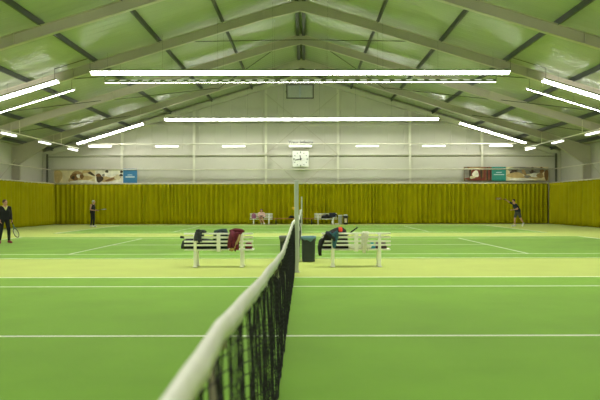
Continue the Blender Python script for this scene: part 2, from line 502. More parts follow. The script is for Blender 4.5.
# ------------------------------------------------------------------ strip lights
def strip_light(L, face, loc, slope, label, wires, group):
    """face -1: throws light towards the camera, +1: away from it"""
    t = thing('strip_light', label, 'light', loc, group)
    tilt = math.radians(20 if slope == 0 else 11) * (1 if face > 0 else -1)
    t.rotation_euler = (tilt, -slope, 0)
    W = .31
    mb = MB(); pb = MB()
    mb.box((0, 0, .056), (L, W, .08))
    n = int(L / .523) if slope == 0 else 4
    for k in range(n):
        x = -L / 2 + (k + .5) * L / n
        pb.box((x, 0, .0915), (.31 if slope == 0 else L / 4 - .06, W * .96, .013))
    hs = mb.build('housing', 'housing', t); pb.build('slots_and_added_glow', 'up_low' if slope == 0 else 'up_added', hs)  # level strips: lamp gaps; sloping strips: top glow added to brighten the ceiling
    MB().box((0, 0, .012), (L - .02, W - .012, .012)).build('diffuser', 'lamp', t)
    for s in (-1, 1): MB().box((s * (L / 2 + .008), 0, .05), (.016, W + .01, .12)).build('end_cap', 'plate', t)
    R = Euler((tilt, -slope, 0)).to_matrix(); Ri = R.inverted()
    for k in range(wires):
        x = -L / 2 + .7 + (L - 1.4) * k / (wires - 1)
        b = R @ Vector((x, 0, .11)) + Vector(loc)
        top = Vector((b.x, b.y, roof(b.x)))
        MB().path([Vector((x, 0, .11)), Ri @ (top - Vector(loc))], .0035, 5).build('suspension_wire', 'rod', t)
    return t, Ri
ROWS = ((-.2, 1, 'over the end of the nearest court', 0), (13.5, -1, 'above the nearest court', 0), (15.55, 1, 'above the first lime strip', 0),
        (28.45, -1, 'nearest row in view', 1), (30.55, 1, 'second row, seen from behind', 1), (43.5, -1, 'by the back wall', 1))
for y, face, where, vis in ROWS:
    g = 'strip lights under the roof'
    t, Ri = strip_light(18.3, face, (0, y, 7.12 if y < 40 else 7.04), 0, 'long white strip light level across the hall, ' + where, 8, g)
    for s, nm in ((-1, 'left'), (1, 'right')) if y > 0 else ():
        sl = math.atan(SL) * (-s)
        xc = 12.8; zc = 6.77 - (xc - 10.6) * SL
        t2, Ri2 = strip_light(4.6, face, (s * xc, y, zc), sl, 'short white strip light sloping on the %s, %s' % (nm, where), 3, g)
        # power cable looping from the level strip to the sloping one
        p = [(s * 9.2, y, 7.25), (s * 9.2, y, roof(9.2) - .02), (s * 10.75, y, roof(10.75) - .03), (s * 10.75, y, 6.85)]
        MB().path([Ri @ (Vector(q) - Vector((0, y, 7.12))) for q in p], .012, 5).build('power_cable', 'rod', t)

def batten(loc, rz, label, group):
    t = thing('batten_light', label, 'light', loc, group, rz)
    bb = MB().box((0, 0, .05), (1.54, .10, .05)).build('body', 'plate', t)
    MB().box((0, 0, -.005), (1.5, .14, .075)).build('diffuser', 'batten', t)
    for x in (-.5, .5): MB().path([(x, 0, .07), (x, 0, .13)], .012, 6).build('bracket', 'plate', bb)
    return t
YBL = 44.0; ZBL = 5.31
bl = {-3: 'leftmost batten light on the rail across the back wall', -2: 'second batten light from the left on the back rail', -1: 'batten light on the back rail, first left of the clock',
      0: 'short white batten light under the grey lettering, above the clock', 1: 'batten light on the back rail, first right of the clock', 2: 'second batten light from the right on the back rail', 3: 'rightmost batten light on the rail across the back wall'}
for k in range(-3, 4): batten((k * 4.52 - .08, YBL, ZBL), 0, 'white ' + bl[k] if k else bl[k], 'batten lights on the back rail')
ZSL = 4.98
for s, nm in ((-1, 'left'), (1, 'right')):
    for y, w in ((42.5, 'farthest'), (37.9, 'middle'), (33.3, 'nearest')):
        batten((s * 14.95, y, ZSL), PI / 2, '%s batten light of the three on the %s side rail' % (w, nm), 'batten lights on the side rails')
pipe_thing('lamp_rail', [(-15.6, YBL, ZBL + .15), (15.6, YBL, ZBL + .15)], .03, 'pipe', 'thin cream rail carrying the short lights across the back wall', 'rail',
           [((x, YBL, ZBL + .15), (x, YB - .3, ZBL + .15)) for x in (-12.5, -7.5, -2.5, 2.5, 7.5, 12.5)])
for s, nm in ((-1, 'left'), (1, 'right')):
    pipe_thing('lamp_rail', [(s * 14.95, 43.6, ZSL + .14), (s * 14.95, 32.4, ZSL + .14)], .03, 'pipe', 'thin cream rail carrying the short lights on the %s side' % nm, 'rail',
               [((s * 14.95, y, ZSL + .14), (s * 14.95, y, roof(14.95) - .1)) for y in (34.55, 40.45)])

# ------------------------------------------------------------------ back wall fittings
# clock
cp = at(300.7, 159, 44.95); t = thing('wall_clock', 'big square white clock high on the back wall above the net', 'clock', cp)
h = .565
MB().box((0, .1, 0), (2 * h, .2, 2 * h)).build('case', 'clock', t, bevel=.03)
MB().lathe([(0.0, 0), (.5, 0), (.52, .01), (.53, .0)], 40).build('dial', 'clock', t, loc=(0, -.005, 0)).rotation_euler = (PI / 2, 0, 0)
mb = MB()
for k in range(12):
    a = k * PI / 6; Lk = .10 if k % 3 == 0 else .075
    r_ = .46
    mb.box((math.sin(a) * r_, -.022, math.cos(a) * r_), (.035 if k % 3 else .055, .012, Lk), Matrix.Rotation(a, 3, 'Y'))
mb.build('hour_marks', 'ink', t)
for nm, a, Lk, w in (('hour_hand', -10 * PI / 180, .26, .05), ('minute_hand', (43 * 6) * PI / 180, .38, .036)):
    mb = MB(); R = Matrix.Rotation(a, 3, 'Y'); mb.box(R @ Vector((0, -.034, Lk / 2 - .05)), (w, .01, Lk + .1), R); mb.build(nm, 'ink', t)
MB().sph((0, -.035, 0), .035, 12).build('hub', 'ink', t)
MB().bar((0, .2, 0), (0, YB - cp.y + .0, 0), .2, .2).build('mount', 'plate', t)
# grey lettering above the lamp
sg = at(300.8, 142.5, 44.9)
def letters(txt, size, m_, name, parent=None, ext=.01):
    cu = bpy.data.curves.new(name, 'FONT'); cu.body = txt; cu.size = size; cu.align_x = 'CENTER'; cu.align_y = 'CENTER'; cu.extrude = ext
    o = bpy.data.objects.new('tmp', cu); COL.objects.link(o)
    dg = bpy.context.evaluated_depsgraph_get(); dg.update()
    me = bpy.data.meshes.new_from_object(o.evaluated_get(dg)); bpy.data.objects.remove(o)
    me.materials.clear(); me.materials.append(M[m_])
    ob = bpy.data.objects.new(name, me); COL.objects.link(ob); ob.rotation_euler = (PI / 2, 0, 0)
    if parent: ob.parent = parent
    return ob
t = thing('lettering_sign', 'pale sign with grey lettering on the back wall above the clock', 'sign', sg)
MB().box((0, .03, 0), (1.72, .03, .40)).build('backing', 'label_g', t)
letters('Your Infinity', .34, 'ink', 'lettering', t)
# louvre window near the gable top
lp = at(300.2, 91.5, 45.2); t = thing('vent_louvre', 'grey twin louvre with a pale centre bar high under the roof peak', 'vent', lp)
w, hh = .92, .46
mb = MB()
for z in (-hh, hh): mb.box((0, 0, z), (2 * w + .06, .14, .05))
for x in (-w, w): mb.box((x, 0, 0), (.06, .14, 2 * hh))
mb.build('frame', 'louv_d', t)
MB().box((0, -.03, 0), (.13, .14, 2 * hh - .04)).build('centre_bar', 'louv_w', t)
for s in (-1, 1):
    mb = MB()
    for k in range(9): mb.box((s * w / 2, 0, -hh + .08 + k * .1), (w - .12, .09, .012), Matrix.Rotation(1.25, 3, 'X'))
    mb.box((s * w / 2, .05, 0), (w - .1, .01, 2 * hh - .04)); mb.build('louvre_blades', 'louv', t)
MB().box((-w - .02, -.08, -.02), (.09, .08, .1)).build('actuator', 'louv_d', t)

# banners with printed photographs
def banner(px0, px1, py0, py1, name, label, base, blobs, group, d=45.0, text=None):
    a = at(px0, py1, d); b = at(px1, py0, d)
    c = Vector(((a.x + b.x) / 2, d, a.z)); W, H = b.x - a.x, b.z - a.z
    t = thing(name, label, 'banner', c, group)
    MB().box((0, .02, H / 2), (W, .04, H)).build('panel', base, t)
    if blobs:
        mats_ = []; mb = MB(); lay = 0
        for (u, v, ru, rv, rot, m_) in blobs:
            if m_ not in mats_: mats_.append(m_)
            vs = []; n = 18; lay += 1
            for k in range(n):
                an = 2 * PI * k / n; q = 1 + .12 * math.sin(3 * an + lay)
                x, z = ru * W * math.cos(an) * q, rv * H * math.sin(an) * q
                x, z = x * math.cos(rot) - z * math.sin(rot), x * math.sin(rot) + z * math.cos(rot)
                X = max(-W / 2, min(W / 2, (u - .5) * W + x)); Z = max(0, min(H, v * H + z))
                vs.append((X, -.002 - .0012 * lay, Z))
            mb.add(vs, [tuple(range(n))], mats_.index(m_))
        mb.build('printed_picture', mats_, t)
    if text:
        mb = MB()
        for (u, v, ru, rv) in text: mb.box(((u - .5) * W, -.004, v * H), (ru * W, .008, rv * H))
        mb.build('printed_lines', 'print_w', t)
    return t
banner(54, 95, 168.6, 182.6, 'photo_banner', 'cream and brown photo banner at the left end of the back wall', 'p_cream',
       [(.1, .5, .1, .5, 0, 'p_sand'), (.62, .30, .30, .22, .1, 'p_sand'), (.55, .55, .16, .28, .3, 'p_tan'), (.50, .42, .10, .26, -.3, 'p_brown'), (.47, .38, .04, .12, 0, 'p_dark'), (.60, .5, .05, .13, 0, 'p_white'),
        (.68, .45, .05, .16, .2, 'p_brown'), (.88, .72, .13, .10, -.55, 'p_dark'), (.78, .82, .1, .12, .2, 'p_sand'), (.7, .1, .3, .1, 0, 'p_white')], 'banners on the back wall')
banner(95.2, 123, 168.6, 182.6, 'photo_banner', 'pale photo banner with dark spots, directly left of the blue panel', 'p_white',
       [(.5, .3, .4, .2, .1, 'p_sand'), (.16, .3, .13, .26, .3, 'p_dark'), (.12, .55, .1, .12, 0, 'p_brown'), (.42, .82, .06, .1, 0, 'p_dark'), (.3, .55, .05, .1, 0, 'p_grey'), (.6, .62, .2, .2, .4, 'p_white'),
        (.55, .25, .2, .08, .3, 'p_brown'), (.95, .8, .06, .09, 0, 'p_dark'), (.94, .55, .07, .09, 0, 'p_dark'), (.8, .4, .1, .2, 0, 'p_cream')], 'banners on the back wall')
banner(123.2, 137, 168.4, 182.6, 'blue_banner', 'plain blue banner panel with two pale lines on the back wall', 'blue', None, 'banners on the back wall', text=((.5, .56, .34, .05), (.5, .42, .66, .09)))
banner(464, 491.8, 167.2, 181.2, 'photo_banner', 'red brown photo banner with a pale centre on the back wall', 'p_brown',
       [(.1, .5, .1, .5, 0, 'p_grey'), (.42, .85, .3, .12, 0, 'p_sand'), (.42, .5, .22, .34, 0, 'p_red'), (.42, .5, .12, .24, 0, 'p_white'), (.42, .15, .36, .12, 0, 'p_red'), (.22, .5, .04, .4, 0, 'p_dark'), (.62, .5, .04, .36, 0, 'p_dark'),
        (.3, .25, .1, .1, 0, 'p_cream'), (.74, .5, .04, .5, 0, 'p_red'), (.84, .5, .03, .5, 0, 'p_dark'), (.9, .5, .03, .5, 0, 'p_red'), (.96, .5, .03, .5, 0, 'p_dark')], 'banners on the back wall')
banner(492, 506, 167.2, 181.2, 'teal_banner', 'plain teal banner panel with two pale lines on the back wall', 'tealp', None, 'banners on the back wall', text=((.5, .6, .4, .05), (.5, .45, .74, .05)))
banner(506.2, 548.5, 167.2, 181.2, 'photo_banner', 'grey and beige photo banner at the right end of the back wall', 'p_cream',
       [(.5, .75, .5, .25, 0, 'p_grey'), (.2, .72, .14, .07, .4, 'p_dark'), (.2, .7, .14, .06, -.4, 'p_dark'), (.22, .4, .2, .2, 0, 'p_sand'), (.42, .62, .04, .28, .5, 'p_tan'), (.62, .8, .03, .2, 0, 'p_dark'), (.62, .62, .08, .07, 0, 'p_dark'),
        (.84, .75, .05, .24, 0, 'p_brown'), (.6, .25, .3, .16, .1, 'p_sand'), (.66, .4, .1, .16, 0, 'p_white'), (.8, .38, .08, .18, 0, 'p_tan'), (.95, .4, .05, .4, 0, 'p_brown'), (.5, .3, .08, .1, 0, 'p_grey'), (.35, .1, .3, .1, 0, 'p_white')], 'banners on the back wall')

# ------------------------------------------------------------------ nets and posts
def ztop(y):      # net cord height along one court, y measured from its centre
    a = abs(y)
    if a >= 5.03: return 1.07
    return .914 + (1.07 - .914) * (a / 5.03) ** 1.15
def lean(y):      # the near end of the band leans to the left over its stick
    d = y + 6.855; K_ = ((.4, -.02), (1.83, -.044), (2.6, -.032), (8, -.028), (11.9, -.016), (13.3, -.006))
    for (a, b), (c, e) in zip(K_[:-1], K_[1:]):
        if d <= c: return b + (e - b) * max(0, d - a) / (c - a)
    return -.006
def slack(y, v):
    return (.015 * math.sin(2 * PI * y / .29 + 1.2 * math.sin(v * 3)) + .010 * math.sin(2 * PI * y / .47 + v * 2) + .006 * math.sin(2 * PI * y / .173 + v * 4)) * (1 - v ** 8) * (.35 + .65 * min(1, v * 3 + .1))
def make_net(c, label, lean_fn, group):
    t = thing('tennis_net', label, 'net', (-.038 if c < 10 else 0, c, 0), group)
    y0, y1 = -6.37, 6.36
    N = 280; mb = MB(); r = .0026
    for i in range(N + 1):
        y = y0 + (y1 - y0) * i / N; zt_ = ztop(y) - .02; lx = lean_fn(y)
        mb.path([(lx * v + slack(y, v), y, .015 + (zt_ - .015) * v) for v in (0, .12, .25, .4, .55, .7, .85, 1)], r, 4, False)
    r = .0026; K = 22; seg = 240
    for k in range(K + 1):
        pts = []
        for j in range(seg + 1):
            y = y0 + (y1 - y0) * j / seg; v = k / K; zt_ = ztop(y) - .03
            pts.append((lean_fn(y) * v + slack(y, v), y, .015 + (zt_ - .015) * v))
        mb.path(pts, r, 4, False)
    mb.build('net_mesh', 'net', t)
    # folded white band
    mb = MB(); seg = 160; prof = [(-.016, -.062), (-.017, -.03), (-.013, -.006), (-.004, .002), (.004, .002), (.013, -.006), (.017, -.03), (.016, -.062), (.010, -.062), (.010, -.02), (-.010, -.02), (-.010, -.062)]
    vs = []; fs = []; n = len(prof); rnd = random.Random(3)
    for j in range(seg + 1):
        y = y0 + (y1 - y0) * j / seg; wob = .003 * math.sin(y * 9) + .002 * math.sin(y * 23 + 1)
        for (a, b) in prof: vs.append((lean_fn(y) + a + wob * (1 if b < -.01 else .3), y, ztop(y) + b + .004 * math.sin(y * 4.1)))
    for j in range(seg):
        for k in range(n):
            a, b = j * n + k, j * n + (k + 1) % n; fs.append((a, b, b + n, a + n))
    fs += [tuple(range(n)), tuple(range(seg * n, seg * n + n))]
    mb.add(vs, fs).build('top_band', 'tape', t, smooth=True)
    MB().path([(0, y0, .02), (0, y1, .02)], .006, 6).build('bottom_cord', 'net', t)
    return t
def post(y, h, label, group, side):
    t = thing('net_post', label, 'post', (0, y, 0), group)
    MB().box((0, 0, h / 2), (.085, .085, h)).build('tube', 'alu', t, bevel=.012)
    MB().box((0, 0, h + .012), (.092, .092, .024)).build('cap', 'alu', t, bevel=.008)
    MB().lathe([(.075, 0), (.075, .012), (.045, .02)], 20).build('floor_collar', 'alu', t)
    mb = MB(); mb.box((0, side * .062, .9), (.04, .04, .14)); mb.path([(.02, side * .07, .92), (.07, side * .07, .92), (.07, side * .07, .84)], .009, 6); mb.build('winch', 'alu', t)
    return t
C1, C2, C3 = 6.855, 22.205, 36.785
noln = lambda y: 0.0
make_net(C1, 'black tennis net with a white band, stretched from the camera across the nearest court', lean, 'tennis nets')
n2 = make_net(C2, 'black tennis net of the middle court, seen edge on behind the tall post', noln, 'tennis nets')
dup(n2, 'black tennis net of the farthest court, seen edge on before the back curtain', (0, C3, 0))
post(C1 - 6.42, 1.07, 'aluminium net post nearest to the camera at the near end of the net', 'net posts', -1)
post(C1 + 6.42, 1.85, 'tall pale post at the far end of the nearest net', 'net posts', 1)
post(C2 - 6.42, 1.10, 'short net post at the near end of the middle net', 'net posts', -1)
post(C2 + 6.42, 1.10, 'short net post at the far end of the middle net', 'net posts', 1)
post(C3 - 6.42, 1.10, 'short net post at the near end of the farthest net', 'net posts', -1)
post(C3 + 6.42, 1.85, 'slim white post just before the back curtain, right of the tall post', 'net posts', 1)
for y, nm in ((C1 - 5.03, 'near'), (C1 + 5.03, 'far')):
    t = thing('singles_stick', 'thin olive grey stick holding up the %s end of the nearest net' % nm, 'stick', (0, y, 0), 'singles sticks')
    lx = lean(y - C1) - .038
    MB().path([(-.07, 0, 0), (lx - .026, 0, 1.0)], .013, 8).build('stick', 'olive', t, smooth=True)
    MB().box((lx - .012, 0, .995), (.06, .03, .02)).build('fork', 'olive', t)

# tennis ball in flight
bp = at(293.4, 208.2, 15.0)
t = MB().sph((0, 0, 0), .036, 20); mb2 = MB()
bt = thing('tennis_ball', 'small yellow tennis ball in the air just left of the tall post', 'ball', bp)
t.build('felt', 'ball', bt, smooth=True)
pts = []
for k in range(41):
    a = 2 * PI * k / 40; A, B = .44, .44
    x, y, z = math.cos(a) + .35 * math.cos(3 * a), math.sin(a) - .35 * math.sin(3 * a), 2 * math.sqrt(.35) * math.sin(2 * a) * .85
    pts.append(Vector((x, y, z)).normalized() * .0362)
MB().path(pts, .0012, 5).build('seam', 'white', bt, smooth=True)
# a few balls lying far away on the third court edge
for px, py, w in ((354.5, 226.2, 'right of the dark bin'), (341.8, 226.0, 'in front of the grey bin')):
    d = 903 / (py - 204.0)
    q = at(px, py, d); q.z = .036
    b = thing('tennis_ball', 'tiny yellow ball on the floor by the back curtain, ' + w, 'ball', q, 'balls on the floor')
    MB().sph((0, 0, 0), .036, 14).build('felt', 'ball', b, smooth=True)
    MB().path(pts, .0012, 5).build('seam', 'white', b, smooth=True)

# ------------------------------------------------------------------ benches
def make_bench(label, loc, rz=0):
    t = thing('slatted_bench', label, 'bench', loc, 'white slatted benches', rz)
    L = 1.53
    for nm, z, h_ in (('top_rail', .736, .036), ('back_slat', .655, .05), ('back_slat', .563, .042), ('back_slat', .482, .042)):
        th = .055 if nm == 'top_rail' else .024
        MB().box((0, .036, z), (L, th, h_)).build(nm, 'white', t, bevel=.006)
    for y in (.10, .185, .27, .355):
        MB().box((0, y, .375), (L, .072, .03)).build('seat_slat', 'white', t, bevel=.006)
    for s in (-1, 1):
        x = s * .515
        l1 = MB().box((x, 0, .365), (.066, .045, .73)).build('back_leg', 'white', t, bevel=.006)
        l2 = MB().box((x + .0, .34, .18), (.055, .045, .36)).build('front_leg', 'white', t, bevel=.006)
        MB().box((x, .17, .345), (.05, .34, .035)).build('seat_bearer', 'white', t)
        for y, lg in ((0, l1), (.34, l2)): MB().box((x, y, .008), (.10, .085, .016)).build('foot', 'white', lg, bevel=.004)
    MB().box((0, .012, .55), (.085, .025, .36)).build('centre_brace', 'white', t)
    MB().box((0, .2, .35), (.085, .36, .022)).build('seat_brace', 'white', t)
    return t
BD = 14.35
b1x = at(218.4, 0, BD).x; b2x = at(356.2, 0, BD).x
B1 = make_bench('white slatted bench left of the net, covered with a maroon and a grey jacket', (b1x, BD, 0))
B2 = dup(B1, 'white slatted bench right of the net, with a beige towel and an orange marked bag', (b2x, BD, 0))
fd = 44.15
B3 = dup(B1, 'white bench by the back curtain with the seated person in pink', (at(261.4, 0, fd).x, fd, 0), (0, 0, PI))
B4 = dup(B1, 'white bench by the back curtain with dark clothes over its back', (at(325.6, 0, fd).x, fd, 0), (0, 0, PI))
def low_bench():
    x0, x1 = at(273, 0, fd).x, at(314.5, 0, fd).x; c = (x0 + x1) / 2; L = x1 - x0
    t = thing('wooden_bench', 'low brown wooden bench between the two white benches at the back', 'bench', (c, fd, 0))
    for y in (-.13, 0, .13): MB().box((0, y, .40), (L, .11, .07)).build('seat_plank', 'wood', t, bevel=.005)
    for x in (-L / 2 + .2, 0, L / 2 - .2):
        for y in (-.12, .12): MB().box((x, y, .19), (.06, .05, .378)).build('leg', 'ink', t)
        MB().box((x, 0, .366), (.06, .34, .03)).build('bearer', 'ink', t)
low_bench()

# ------------------------------------------------------------------ clothes and bags on the benches
def drape(name, label, m_, root, x0, x1, front, back, seed, thick=.02, cat='jacket', group=None, bulge=.03, flare=0.0, skew=0.0, rail=(.006, .066, .754)):
    """cloth thrown over a bench rail; front hangs towards the camera"""
    yf, yb, zt_ = rail
    t = thing(name, label, cat, (root.location.x, root.location.y, 0), group)
    rnd = random.Random(seed); ph = [rnd.uniform(0, 6.28) for _ in range(8)]
    W = x1 - x0
    def fn(u, v):
        tot = front + back + (yb - yf)
        s = v * tot
        edge = 1 + .10 * math.sin(u * 7 + ph[0]) + .06 * math.sin(u * 17 + ph[1])
        wr = bulge * (.5 * math.sin(u * 9 + ph[2] + s * 3) + .3 * math.sin(u * 19 + ph[3] - s * 5) + .25 * math.sin(s * 21 + u * 4 + ph[4]))
        if s < front:
            q = (front - s); y = yf - .02 - abs(wr) * (.4 + min(1, q * 4)) - .03 * min(1, q * 3); z = zt_ + .006 - q * edge; f_ = q
        elif s < front + (yb - yf):
            q = (s - front) / (yb - yf); y = yf + (yb - yf) * q; z = zt_ + .012 + .02 * abs(wr / max(bulge, .001)) * .8; f_ = 0
        else:
            q = s - front - (yb - yf); y = yb + .02 + abs(wr) * (.4 + min(1, q * 4)); z = zt_ + .006 - q * edge; f_ = -q * .5
        x = x0 + W * u + (u - .5) * flare * abs(f_) + skew * f_ + .02 * math.sin(s * 13 + ph[5])
        return (x, y, z)
    ob = MB().grid(fn, 26, 34).build('cloth', m_, t, smooth=True, solid=thick)
    return t, fn
def px_x(px, root): return at(px, 0, root.location.y).x - root.location.x
# bench one
t, fn = drape('grey_jacket', 'charcoal grey jacket hung over the left end of the left bench', 'charcoal', B1, px_x(195.3, B1), px_x(202.2, B1), .19, .16, 11, flare=.1)
MB().path([(px_x(201.5, B1), .03, .80), (px_x(204, B1), .02, .79), (px_x(206.2, B1), .03, .775)], [.03, .035, .02], 10).build('sleeve', 'charcoal', t, smooth=True)
MB().path([(px_x(196, B1), .02, .80), (px_x(198.5, B1), .0, .815), (px_x(201, B1), .02, .80)], [.02, .028, .02], 10).build('collar', 'charcoal', t, smooth=True)
t, fn = drape('maroon_jacket', 'maroon jacket with tan lining hung over the right half of the left bench', 'maroon', B1, px_x(229.5, B1), px_x(241.5, B1), .36, .2, 12, thick=.035, bulge=.05, flare=-.25, skew=-.10)
mb = MB()
mb.path([(px_x(240, B1), -.035, .72), (px_x(238.6, B1), -.05, .6), (px_x(235.5, B1), -.055, .46), (px_x(231.5, B1), -.06, .385), (px_x(229.5, B1), -.06, .40)], [.02, .03, .045, .05, .03], 10)
mb.build('lining', 'tan', t, smooth=True)
MB().path([(px_x(233, B1), -.04, .79), (px_x(231.5, B1), -.085, .65), (px_x(229.8, B1), -.095, .5), (px_x(230, B1), -.09, .43)], [.05, .055, .05, .045], 12).build('sleeve', 'maroon', t, smooth=True)
MB().path([(px_x(229.5, B1), .04, .79), (px_x(235, B1), .02, .815), (px_x(241, B1), .03, .80), (px_x(244.3, B1), .03, .785)], [.03, .045, .045, .02], 12).build('hood', 'maroon', t, smooth=True)
def bag(name, label, cat, m_, root, pxs, cy, z0, prof, ry, group=None, y_world=None):
    """soft bag lofted along x: prof = [(u, halfheight factor)]"""
    x0, x1 = px_x(pxs[0], root), px_x(pxs[1], root)
    t = thing(name, label, cat, (root.location.x, root.location.y, 0), group)
    secs = []
    for u, hz in [(a, b + (.02 if z0 < .4 else 0)) for a, b in prof]: secs.append((x0 + (x1 - x0) * u, cy, z0 + hz, ry * (.5 + .5 * min(1, hz / max(p[1] for p in prof))), hz))
    bd = MB().loft(secs, 20, 2.8).build('body', m_, t, smooth=True)
    return bd, x0, x1
t, x0, x1 = bag('racket_bag', 'long navy racket bag lying on the left end of the left bench seat', 'bag', 'navy', B1, (179.8, 217.5), .24, .392,
                [(0, .03), (.03, .07), (.15, .10), (.4, .105), (.7, .09), (.92, .07), (1, .03)], .15)
MB().path([(x0 + .25, .24, .64), (x0 + .33, .22, .68), (x0 + .45, .22, .68), (x0 + .53, .24, .64)], .012, 8).build('handle', 'black', t, smooth=True)
MB().path([(x0 + .03, .1, .56), (x0 + .35, .092, .57), (x0 + .75, .105, .55)], .006, 6).build('zip', 'charcoal', t, smooth=True)
t = thing('racket_cover', 'black racket grip sticking out of the left end of the left bench', 'racket', (b1x, BD, 0))
MB().path([(px_x(178.6, B1), .2, .655), (px_x(182.5, B1), .2, .645)], [.03, .024], 12).build('grip', 'black', t, smooth=True)
MB().path([(px_x(182.5, B1), .2, .645), (px_x(190, B1), .22, .65)], [.02, .016], 12).build('shaft', 'charcoal', t, smooth=True)
t, x0, x1 = bag('green_bag', 'dark green sports bag bulging above the middle of the left bench', 'bag', 'dgreen', B1, (212.2, 227.6), .20, .392,
                [(0, .12), (.05, .185), (.3, .196), (.6, .205), (.85, .205), (.96, .16), (1, .08)], .14)
MB().path([(x0 + .07, .08, .74), (x0 + .15, .06, .8), (x0 + .22, .06, .8), (x0 + .29, .08, .74)], .012, 8).build('handle', 'black', t, smooth=True)
t, x0, x1 = bag('maroon_pouch', 'small maroon pouch on the right end of the left bench seat', 'bag', 'maroon', B1, (244.5, 251.2), .22, .392,
                [(0, .03), (.1, .055), (.5, .06), (.9, .05), (1, .02)], .11)
MB().path([(x0 + .02, .112, .49), (x1 - .02, .112, .49)], .005, 6).build('zip', 'ink', t, smooth=True)
# bench two
t, fn = drape('teal_jacket', 'dark jacket with teal blue lining thrown over the left end of the right bench', 'black', B2, px_x(325.6, B2), px_x(333.5, B2), .14, .1, 21, bulge=.04, skew=-.3, flare=-.1)
mb = MB()
def tj(u, v):
    w_ = (.17 - .11 * v); cx = px_x(333.6, B2) + .02 * math.sin(v * 5)
    return (cx + (u - .5) * w_ + .04 * v, -.055 - .02 * math.sin(u * 8 + v * 4) - .01, .775 - .335 * v - .03 * math.sin(u * 5))
mb.grid(tj, 14, 20).build('lining', 'teal', t, smooth=True, solid=.025)
MB().path([(px_x(326, B2), -.01, .77), (px_x(331, B2), -.05, .70), (px_x(335, B2), -.07, .58)], [.035, .05, .03], 12).build('sleeve', 'navy', t, smooth=True)
t, x0, x1 = bag('racket_bag', 'black racket bag with an orange patch on the left end of the right bench seat', 'bag', 'black', B2, (322, 348.8), .235, .392,
                [(0, .06), (.04, .12), (.2, .16), (.42, .20), (.6, .218), (.8, .215), (.92, .19), (.97, .11), (1, .05)], .15)
MB().loft([(px_x(338.8, B2), .235, .80, .12, .06), (px_x(339.2, B2), .235, .80, .136, .075), (px_x(342.3, B2), .235, .80, .136, .075), (px_x(342.7, B2), .235, .80, .12, .06)], 20, 2.8).build('orange_patch', 'orange', t, smooth=True)
MB().path([(px_x(334, B2), .2, .80), (px_x(335.8, B2), .18, .835), (px_x(337.6, B2), .2, .80)], .012, 8).build('handle', 'black', t, smooth=True)
MB().path([(px_x(323.5, B2), .1, .62), (px_x(321.2, B2), -.0, .56), (px_x(319.6, B2), -.03, .44), (px_x(319.9, B2), -.03, .29), (px_x(320.2, B2), -.03, .25)], [.05, .06, .05, .035, .03], 12).build('hanging_strap', 'black', t, smooth=True)
def racket(name, label, cat_loc, direction, normal, m_frame, group=None):
    d = Vector(direction).normalized(); nn = Vector(normal); nn = (nn - d * nn.dot(d)).normalized(); s = nn.cross(d)
    t = thing(name, label, 'racket', cat_loc, group)
    t.rotation_euler = Matrix((s, nn, d)).transposed().to_euler()
    MB().path([(0, 0, -.02), (0, 0, 0), (0, 0, .19)], [.019, .017, .015], 10).build('grip', 'black', t, smooth=True)
    mb = MB(); mb.path([(0, 0, .19), (0, 0, .27)], [.013, .012], 8)
    for s_ in (-1, 1): mb.path([(0, 0, .26), (s_ * .03, 0, .31), (s_ * .072, 0, .385)], .009, 8)
    mb.build('throat', m_frame, t, smooth=True)
    pts = [(.128 * math.sin(2 * PI * k / 40), 0, .515 - .168 * math.cos(2 * PI * k / 40)) for k in range(41)]
    hf = MB().path(pts, .012, 8, False).build('head_frame', 'rk_dark' if m_frame == 'rk_blue' else m_frame, t, smooth=True)
    mb = MB()
    for k in range(-6, 7):
        x = k * .018; hh_ = .165 * math.sqrt(max(0, 1 - (x / .128) ** 2)); mb.path([(x, 0, .515 - hh_), (x, 0, .515 + hh_)], .0016, 4)
    for k in range(-8, 9):
        z = k * .019; ww = .126 * math.sqrt(max(0, 1 - (z / .168) ** 2)); mb.path([(-ww, 0, .515 + z), (ww, 0, .515 + z)], .0016, 4)
    mb.build('strings', 'string', hf)
    return t
tip = at(356.9, 227.9, BD + .24)
dirr = (at(349.7, 232.7, BD + .24) - tip)
racket('tennis_racket', 'dark racket whose black grip sticks up behind the top rail of the right bench', tip, (dirr.x, .0, dirr.z - .01), (0, 1, .1), 'rk_dark')
t, fn = drape('beige_towel', 'beige towel hung over the back of the right bench, right of its middle', 'beige', B2, px_x(361.8, B2), px_x(367.8, B2), .42, .25, 23, thick=.012, cat='towel', bulge=.018)
t = thing('white_towel', 'white towel spread on the seat of the right bench behind the beige towel', 'towel', (b2x, BD, 0))
def wt(u, v): return (px_x(349, B2) + (px_x(371.5, B2) - px_x(349, B2)) * u, .07 + .3 * v, .428 + .008 * math.sin(u * 22 + v * 5) + .006 * math.sin(v * 17))
MB().grid(wt, 30, 10).build('cloth', 'towel', t, smooth=True, solid=.06)
t = thing('water_bottle', 'small aqua bottle lying on the right part of the right bench seat', 'bottle', (b2x + px_x(373.6, B2), BD + .2, .425))
MB().path([(-.075, 0, 0), (-.06, 0, 0), (.04, 0, 0), (.06, 0, 0)], [.028, .034, .034, .018], 14).build('body', 'aqua', t, smooth=True)
MB().path([(.06, 0, 0), (.085, 0, 0)], .018, 12).build('cap', 'ink', t, smooth=True)
t = thing('aqua_box', 'little aqua ball tin standing upright on the right bench seat behind the slats', 'tin', (b2x + px_x(373.4, B2), BD + .3, .391))
MB().lathe([(0, 0), (.037, 0), (.037, .1), (.037, .15), (0, .15)], 18).build('tin', 'aqua', t); MB().lathe([(0, .15), (.039, .15), (.039, .165), (0, .165)], 18).build('lid', 'white', t)
